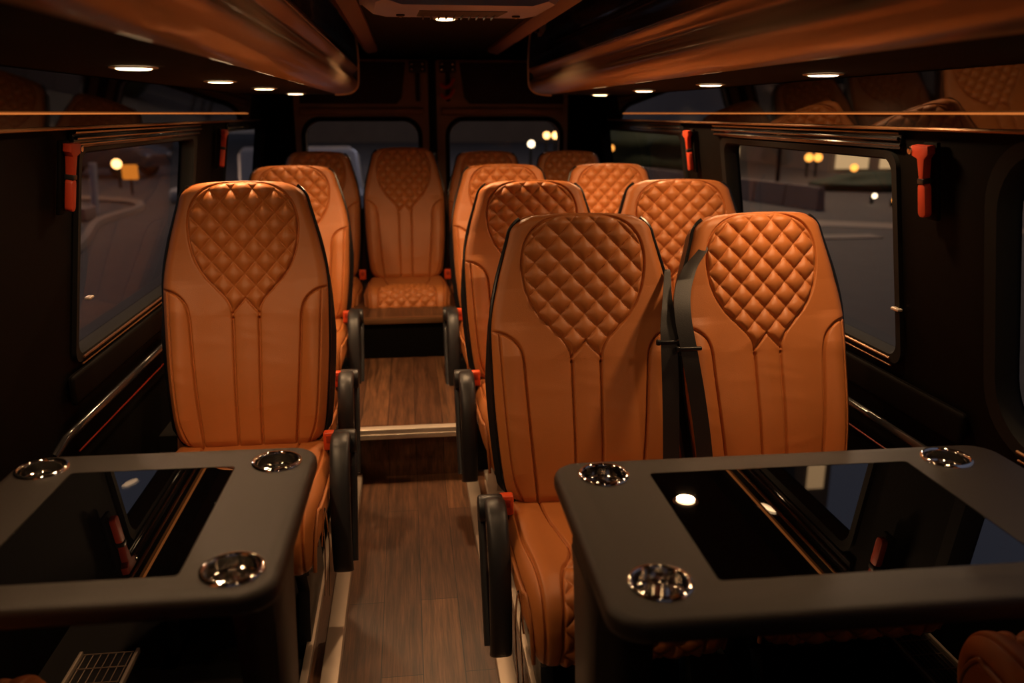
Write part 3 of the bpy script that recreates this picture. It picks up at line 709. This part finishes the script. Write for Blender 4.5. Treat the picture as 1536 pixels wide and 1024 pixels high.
# ------------------------------------------------------------------ air conditioning unit
r = empty('air_conditioning_unit', (.16, 2.18, 1.68)); r.scale = (.8, .8, .8); tag(r, 'grey roof air conditioning unit with dark central grille', 'air conditioner')
b = MB()
def acring(y, z, k): return [(x*k, y, z0) for x, z0 in ()]
rings = []
for y, zb, hw in ((0, -.094, .27), (.05, -.0975, .30), (.65, -.0625, .328), (.80, -.0125, .344)):
    rings.append([(-hw-.03, y, 0), (-hw-.02, y, zb*.35), (-hw+.02, y, zb*.85), (-hw+.07, y, zb), (hw-.07, y, zb), (hw-.02, y, zb*.85), (hw+.02, y, zb*.35), (hw+.03, y, 0)])
b.loft(rings); b.build('housing', M['ac'], r, sharp=30)
def slopez(y): return -.0975+(y-.05)/.60*.035
g = MB(); g.add([(-.144, .18, slopez(.18)-.002), (.144, .18, slopez(.18)-.002), (.148, .55, slopez(.55)-.002), (-.148, .55, slopez(.55)-.002), (-.144, .18, slopez(.18)+.004), (.144, .18, slopez(.18)+.004), (.148, .55, slopez(.55)+.004), (-.148, .55, slopez(.55)+.004)], [(0, 1, 2, 3), (4, 7, 6, 5), (0, 4, 5, 1), (1, 5, 6, 2), (2, 6, 7, 3), (3, 7, 4, 0)])
for k in range(10): x = -.125+k*.0278; g.box(x-.002, x+.002, .19, .54, slopez(.36)-.003, slopez(.36)+.02)
g.build('grille', M['grille'], r)
for sx in (-.206, .206):
    n = MB(); n.lathe([(.015, .0), (.015, -.006), (.008, -.009), (.0004, -.009)], (sx, .45, slopez(.45)), 20); n.build('air_nozzle', M['grille'], r)
    n2_ = MB(); n2_.lathe([(.006, 0), (.0004, -.001)], (sx, .45, slopez(.45)-.0095), 12); n2_.build('nozzle_cap', M['steel'], r)

# ------------------------------------------------------------------ hammers
def hammer(side, y, label):
    x = wx(side, 1.22)-side*.022
    r = empty('emergency_hammer', (x, y, 1.125)); r.scale = (1.1, 1.15, 1.15); r.rotation_euler = (0, math.atan(.15)*(1 if side < 0 else -1)*1.0, 0); tag(r, label, 'hammer', 'orange emergency hammers')
    h = MB(); h.prism(rrect(-.0125, .0125, -.002, .066, .010, 4), 'x', -.008, .008, bev=.003); h.build('handle', M['hammer'], r)
    # head
    t = MB(); t.prism([(-.007, .072), (.007, .072), (.012, .112), (.030, .118), (.030, .138), (-.024, .138), (-.024, .122), (-.012, .112)], 'x', -.009, .009, bev=.003); t.build('hammer_head', M['hammer'], r)
    c = MB(); c.box(-.010, .010, -.010, .010, .064, .075, .002); c.build('clip', M['black_plastic'], r)
    p = MB(); p.box(*sorted((side*.012, side*.022)), -.022, .022, -.01, .142, .003); p.build('bracket', M['wall'], r)
    k = MB(); k.prism([(.034+.008*math.cos(a*PI/8), .128+.008*math.sin(a*PI/8)) for a in range(16)], 'x', -.011, .011, bev=.002); k.build('steel_tip', M['chrome'], r)
    return r
hammer(-1, 2.13, 'orange emergency hammer on the wall left of the front left window')
hammer(-1, 3.86, 'small orange emergency hammer between the two left windows')
hammer(1, 1.77, 'orange emergency hammer on the pillar right of the large right window')
hammer(1, 3.39, 'orange emergency hammer between the two right windows')

# ------------------------------------------------------------------ heater grilles near the floor
def heater(x0, x1, y0, y1, side, label):
    r = empty('heater_grille', ((x0+x1)/2, (y0+y1)/2, 0)); tag(r, label, 'heater')
    hx, hy = (x1-x0)/2, (y1-y0)/2
    b = MB(); b.box(-hx, hx, -hy, hy, 0, .10, .006); b.build('casing', M['black_plastic'], r)
    w = MB()
    for k in range(7): x = -hx+.012+k*(2*hx-.024)/6; w.tube([(x, -hy+.01, .104), (x, hy-.01, .104)], .0014, 6)
    n = int(hy*2/.055)
    for k in range(n+1): y = -hy+.01+k*(2*hy-.02)/n; w.tube([(-hx+.008, y, .106), (hx-.008, y, .106)], .0014, 6)
    w.build('wire_grid', M['wire'], r)
    e = MB()
    for s in (-1, 1): e.box(s*hx-.004, s*hx+.004, -hy, hy, .095, .110, .002)
    e.build('edge_strip', M['aluminium'], r)
heater(1.145, 1.245, .92, 1.76, 1, 'wire floor grille at the right wall under the right table')
heater(-.81, -.68, 1.0, 1.84, -1, 'wire floor grille at the left wall under the left table')

# ------------------------------------------------------------------ outside
GZ = -.6
M['asphalt'] = mat('asphalt', (.055, .045, .040), .8, bump=(8, .4, 'n'), var=(3, .35))
M['concrete'] = mat('concrete', (.17, .13, .11), .8, var=(1.5, .2))
M['kerb'] = mat('kerb_stone', (.24, .17, .12), .7)
M['paint_white'] = mat('white_car_paint', (.3, .29, .3), .3)
M['paint_dark'] = mat('dark_car_paint', (.03, .03, .035), .3)
M['facade'] = mat('stone_facade', (.16, .12, .09), .8, var=(1, .2))
M['leaf'] = mat('hedge_leaves', (.02, .03, .012), .8, bump=(20, 1, 'n'))
M['pole'] = mat('pole_paint', (.35, .35, .36), .5)
M['lit'] = emat('lit_window', (1, .62, .28), 1.3)
M['lit2'] = emat('lit_shopfront', (1, .66, .30), .75)
M['lampw'] = emat('street_lamp_glow', (1, .50, .16), 7)
M['lampc'] = emat('white_lamp_glow', (1, .80, .48), 7)
M['amber'] = emat('amber_glow', (1, .38, .06), 3.5)
M['sign'] = emat('sign_glow', (1, .30, .03), .9)
g = MB(); g.box(-60, 60, -20, 90, GZ-.2, GZ); struct(g.build('ground', M['asphalt']), 'dark asphalt road outside')
k = MB(); k.tube([tuple(q) for q in catmull([(-4.3, 10, GZ+.03), (-5.0, 13.5, GZ+.03), (-5.6, 16, GZ+.03), (-5.6, 18.5, GZ+.03), (-6.8, 20.2, GZ+.03), (-11, 21.5, GZ+.03), (-18, 21.8, GZ+.03)], 8)], .10, 6); tag(k.build('kerb', M['kerb']), 'curved pale kerb outside the left window', 'kerb')
k = MB(); k.box(3.2, 7.6, 12.6, 13.0, GZ, GZ+.02); 
k.add([(2.5, 16.6, GZ+.01), (14, 10.8, GZ+.01), (14, 11.6, GZ+.01), (2.5, 17.6, GZ+.01), (2.5, 16.6, GZ), (14, 10.8, GZ), (14, 11.6, GZ), (2.5, 17.6, GZ)], [(0, 1, 2, 3), (4, 7, 6, 5), (0, 4, 5, 1), (1, 5, 6, 2), (2, 6, 7, 3), (3, 7, 4, 0)])
tag(k.build('pavement_edge', M['kerb']), 'pale strip of pavement edge outside the right window', 'pavement')
bw = MB(); p0, p1 = Vector((6.6, 23.6, 0)), Vector((8.55, 16.6, 0))
for i in range(7):
    a = p0.lerp(p1, i/7+.003); b_ = p0.lerp(p1, (i+1)/7-.003); d = (b_-a).normalized(); n_ = Vector((-d.y, d.x, 0))*.12
    bw.loft([[(q+n_).xy[:]+(z,), (q-n_).xy[:]+(z,)] and [((q+n_).x, (q+n_).y, GZ), ((q-n_).x, (q-n_).y, GZ), ((q-n_*.6).x, (q-n_*.6).y, GZ+.47), ((q+n_*.6).x, (q+n_*.6).y, GZ+.47)] for q, z in ((a, 0), (b_, 0))])
tag(bw.build('barrier_wall', M['concrete']), 'low concrete barrier beyond the road outside the right window', 'wall')
def blob(name, c, s, m, lab, cat, seed, grp=None):
    bm = bmesh.new(); bmesh.ops.create_icosphere(bm, subdivisions=4, radius=1); rg = random.Random(seed)
    ph = [(rg.uniform(2, 7), rg.uniform(0, 6)) for _ in range(9)]
    for v in bm.verts:
        n = v.co.normalized(); k_ = 1+.10*sum(math.sin(ph[i][0]*n[i % 3]*1.6+ph[i][1]) for i in range(9))/2.2
        v.co = Vector((n.x*s[0]*k_, n.y*s[1]*k_, max(n.z*s[2]*k_, -s[2]*.95)))
    me = bpy.data.meshes.new(name); bm.to_mesh(me); bm.free(); me.materials.append(m); me.polygons.foreach_set('use_smooth', [True]*len(me.polygons))
    o = link(name, me, None, c); tag(o, lab, cat, grp); return o
blob('hedge', (8.2, 28, GZ+1.2), (2.6, 1.6, 1.3), M['leaf'], 'dark hedge behind the concrete barrier outside the right window', 'hedge', 1)
blob('hedge', (10.9, 31.5, GZ+1.1), (1.6, 1.3, 1.2), M['leaf'], 'dark hedge nearer the lit building outside the right window', 'hedge', 2)
def building(x0, x1, y0, h, cols, rows, label, litp, seed, shop=True, depth=8):
    rg = random.Random(seed); r = empty('building', ((x0+x1)/2, y0, GZ)); tag(r, label, 'building')
    hx = (x1-x0)/2; b = MB(); b.box(-hx, hx, 0, depth, 0, h); b.build('facade', M['facade'], r)
    b = MB(); b.box(-hx-.2, hx+.2, -.3, depth, h, h+.5); b.build('cornice', M['facade'], r)
    cw = 2*hx/cols; rh = (h-4)/rows
    lit_me = MB().box(-cw*.28, cw*.28, -.06, .02, 0, rh*.55).mesh('window_light', M['lit']); dark_me = MB().box(-cw*.28, cw*.28, -.06, .02, 0, rh*.55).mesh('window_light', M['paint_dark'])
    for i in range(cols):
        for j in range(rows):
            on = rg.random() < litp
            o = link('lit_window' if on else 'dark_window', lit_me if on else dark_me, r, (-hx+cw*(i+.5), 0, 4+rh*j+rh*.2))
            if on: o['label'] = 'lit yellow window'
    if shop:
        for i in range(cols):
            o = MB().box(-cw*.36, cw*.36, -.08, .02, .12, 3.2).build('shop_window', M['lit2'], r); o.location = (-hx+cw*(i+.5), 0, 0); o['label'] = 'glowing shop window'
    return r
building(12.6, 20.4, 36, 27, 5, 9, 'tall building with lit windows outside the right window', .5, 4)
building(14.3, 24, 27.5, 6.5, 6, 1, 'low building with glowing shop windows outside the right window', .6, 5)
building(-30, -14, 46, 14, 8, 4, 'dim building far outside the left window', .12, 6, shop=False)
building(-10, 12, 60, 12, 10, 3, 'dim long building seen through the rear door windows', .10, 9, shop=False)
def car(x, y, rz, m, label, lights='front'):
    r = empty('car', (x, y, GZ), rz); tag(r, label, 'car', 'cars outside')
    side = [(-2.1, .35), (-2.15, .7), (-1.95, .92), (-1.2, 1.0), (-.6, 1.42), (.7, 1.45), (1.35, 1.05), (2.0, .95), (2.15, .6), (2.1, .3)]
    b = MB(); b.prism([(a, c_) for a, c_ in side], 'x', -.85, .85, bev=.08, seg=3); b.build('car_body', m, r)
    w = MB(); w.prism([(-1.12, 1.0), (-.58, 1.36), (.66, 1.38), (1.22, 1.05)], 'x', -.86, .86); w.build('car_windows', M['paint_dark'], r)
    for sx in (-.78, .78):
        for sy in (-1.3, 1.3):
            q = MB(); q.prism([(sy+.32*math.cos(a*PI/10), .32+.32*math.sin(a*PI/10)) for a in range(20)], 'x', sx-.1, sx+.1, bev=.02); q.build('wheel', M['rubber'], r)
    for sx in (-.6, .6):
        q = MB(); q.box(sx-.12, sx+.12, -2.19, -2.1, .62, .74, .03); q.build('headlight', M['lampc'] if lights == 'front' else M['chrome'], r)
        q = MB(); q.box(sx-.12, sx+.12, 2.1, 2.19, .68, .82, .03); q.build('tail_light', M['hammer'], r)
    return r
blob('hedge', (12.6, 21.0, GZ+.12), (1.9, .8, .36), M['leaf'], 'low dark hedge in front of the glowing shops outside the right window', 'hedge', 5)
b = MB(); b.box(-5.3, -4.6, 19.5, 20.2, GZ, GZ+.34, .12, 3); tag(b.build('concrete_block', M['pole']), 'pale rounded block by the top of the front left seat, outside', 'block')
car(-9.8, 28.5, math.radians(75), M['paint_dark'], 'dark car beyond the kerb outside the left window', lights='off')
car(-1.6, 13.0, math.radians(8), M['paint_white'], 'pale car behind the vehicle seen through the left rear door', lights='off')
def street_lamp(x, y, z, m, label, s=.12, shape='ball'):
    r = empty('street_lamp', (x, y, GZ)); tag(r, label, 'street lamp', 'lamps outside')
    p = MB(); p.tube([(0, .1, 0), (0, .1, z-GZ)], .04, 8); p.build('pole', M['rubber'], r)
    h = MB()
    for i in range(1): h.lathe([(.001, -s)]+[(s*math.sin(a*PI/8), -s*math.cos(a*PI/8)) for a in range(1, 8)]+[(.001, s)], (0, 0, z-GZ), 16)
    h.build('lamp_globe', m, r)['label'] = 'glowing globe'

LPS = [(-7.75, 24, .04, 'lampw', 'warm lamp beside the orange sign outside the left window', .13),
 (12.58, 25.5, .01, 'amber', 'left of two amber lamps by the shops outside the right window', .13), (12.88, 25.5, .01, 'amber', 'right of two amber lamps by the shops outside the right window', .13),
 (14.4, 26, -.35, 'amber', 'dim amber lamp left of the shop windows', .12), (10.30, 17.6, -.42, 'lampc', 'bright white low lamp beside the low dark hedge outside right', .05),
 (12.78, 22, -.42, 'lampw', 'orange low lamp above the white one outside right', .07), (10.42, 17, -.46, 'amber', 'amber lamp at the right edge of the large right window', .05),
 (3.66, 25, .48, 'lampc', 'white lamp seen through the right rear door window', .10), (4.94, 30, .60, 'lampw', 'left orange lamp seen through the right rear door window', .12), (5.25, 30, .60, 'lampw', 'right orange lamp seen through the right rear door window', .12),
 (8.56, 30, .42, 'lampc', 'left yellow lamp seen through the rear side window on the right', .11), (8.98, 30, .42, 'lampc', 'right yellow lamp seen through the rear side window on the right', .11),
 (6.32, 26, .31, 'amber', 'dim amber lamp at the left of the rear right side window', .10), (15.6, 20, .1, 'amber', 'amber lamp outside the front right window at the photo edge', .12),
 (-7.26, 30, .22, 'amber', 'amber lamp near the top corner of the left window', .09)]
for x, y, z, m, lab, sz in LPS: street_lamp(x, y, z, M[m], lab, sz)
r = empty('illuminated_sign', (-6.81, 22, GZ)); tag(r, 'square glowing orange sign outside the left window', 'sign')
b = MB(); b.box(-.19, .19, -.05, .05, .37, .73, .04); b.build('sign_box', M['sign'], r); b = MB(); b.tube([(0, 0, 0), (0, 0, .38)], .03, 8); b.build('post', M['rubber'], r)
b = MB(); b.tube([(-6.27, 17.8, GZ), (-6.20, 17.8, GZ+1.0)], .07, 12); tag(b.build('bollard', M['pole']), 'pale post standing by the kerb outside the left window', 'post')
b = MB(); b.box(-6.7, -5.95, 16.4, 17.0, GZ, GZ+.25, .04); tag(b.build('concrete_block', M['concrete']), 'pale concrete block at the left edge of the left window', 'block')
# street lighting: high lamps that light the road
for i, (x, y, z, e, c) in enumerate(((10, 22, 7, 2600, (1, .72, .45)), (-9, 20, 7, 1500, (1, .62, .38)), (1, 30, 7, 600, (.8, .8, 1)))):
    la = bpy.data.lights.new('street_light', 'POINT'); la.energy = e; la.color = c; la.shadow_soft_size = .25
    r = empty('tall_street_lamp', (x, y, GZ)); tag(r, ['tall street lamp beyond the barrier on the right', 'tall street lamp on the left pavement', 'tall street lamp behind the vehicle'][i], 'street lamp')
    b = MB(); b.tube([(0, 0, 0), (0, 0, z-GZ+.2)], .06, 10); b.box(-.3, .3, -.12, .12, z-GZ+.2, z-GZ+.32, .03); b.build('mast', M['rubber'], r)
    b = MB(); b.box(-.25, .25, -.1, .1, z-GZ+.17, z-GZ+.2); b.build('lamp_panel', M['lit'], r)
    lo = bpy.data.objects.new('glow', la); COL.objects.link(lo); lo.parent = r; lo.location = (0, 0, z-GZ-.2)

# ------------------------------------------------------------------ world
wd = bpy.data.worlds.new('dusk'); SC.world = wd; wd.use_nodes = True; nt = wd.node_tree
tc = nt.nodes.new('ShaderNodeTexCoord'); sx_ = nt.nodes.new('ShaderNodeSeparateXYZ'); cr = nt.nodes.new('ShaderNodeValToRGB')
cr.color_ramp.elements[0].position = .0; cr.color_ramp.elements[0].color = (.07, .06, .06, 1)
cr.color_ramp.elements[1].position = .5; cr.color_ramp.elements[1].color = (.085, .095, .13, 1)
nt.links.new(tc.outputs['Generated'], sx_.inputs[0]); nt.links.new(sx_.outputs['Z'], cr.inputs[0]); nt.links.new(cr.outputs[0], nt.nodes['Background'].inputs[0])
nt.nodes['Background'].inputs[1].default_value = 1.1

# ------------------------------------------------------------------ camera
cam = bpy.data.cameras.new('camera'); co = bpy.data.objects.new('camera', cam); COL.objects.link(co); SC.camera = co
co.location = (0, 0, 1.35)
pitch = math.atan(342/1250); yaw = math.atan(160*math.cos(pitch)/1250)
co.rotation_euler = (PI/2-pitch, 0, -yaw)
cam.sensor_width = 36; cam.lens = 36*1250/1536; cam.clip_start = .02; cam.clip_end = 300
cam.dof.use_dof = True; cam.dof.focus_distance = 2.15; cam.dof.aperture_fstop = 2.5
vs = SC.view_settings; vs.view_transform = 'Standard'; vs.look = 'None'; vs.gamma = 1; vs.use_curve_mapping = False; vs.exposure = .1
SC.cycles.max_bounces = 8; SC.cycles.sample_clamp_indirect = 4
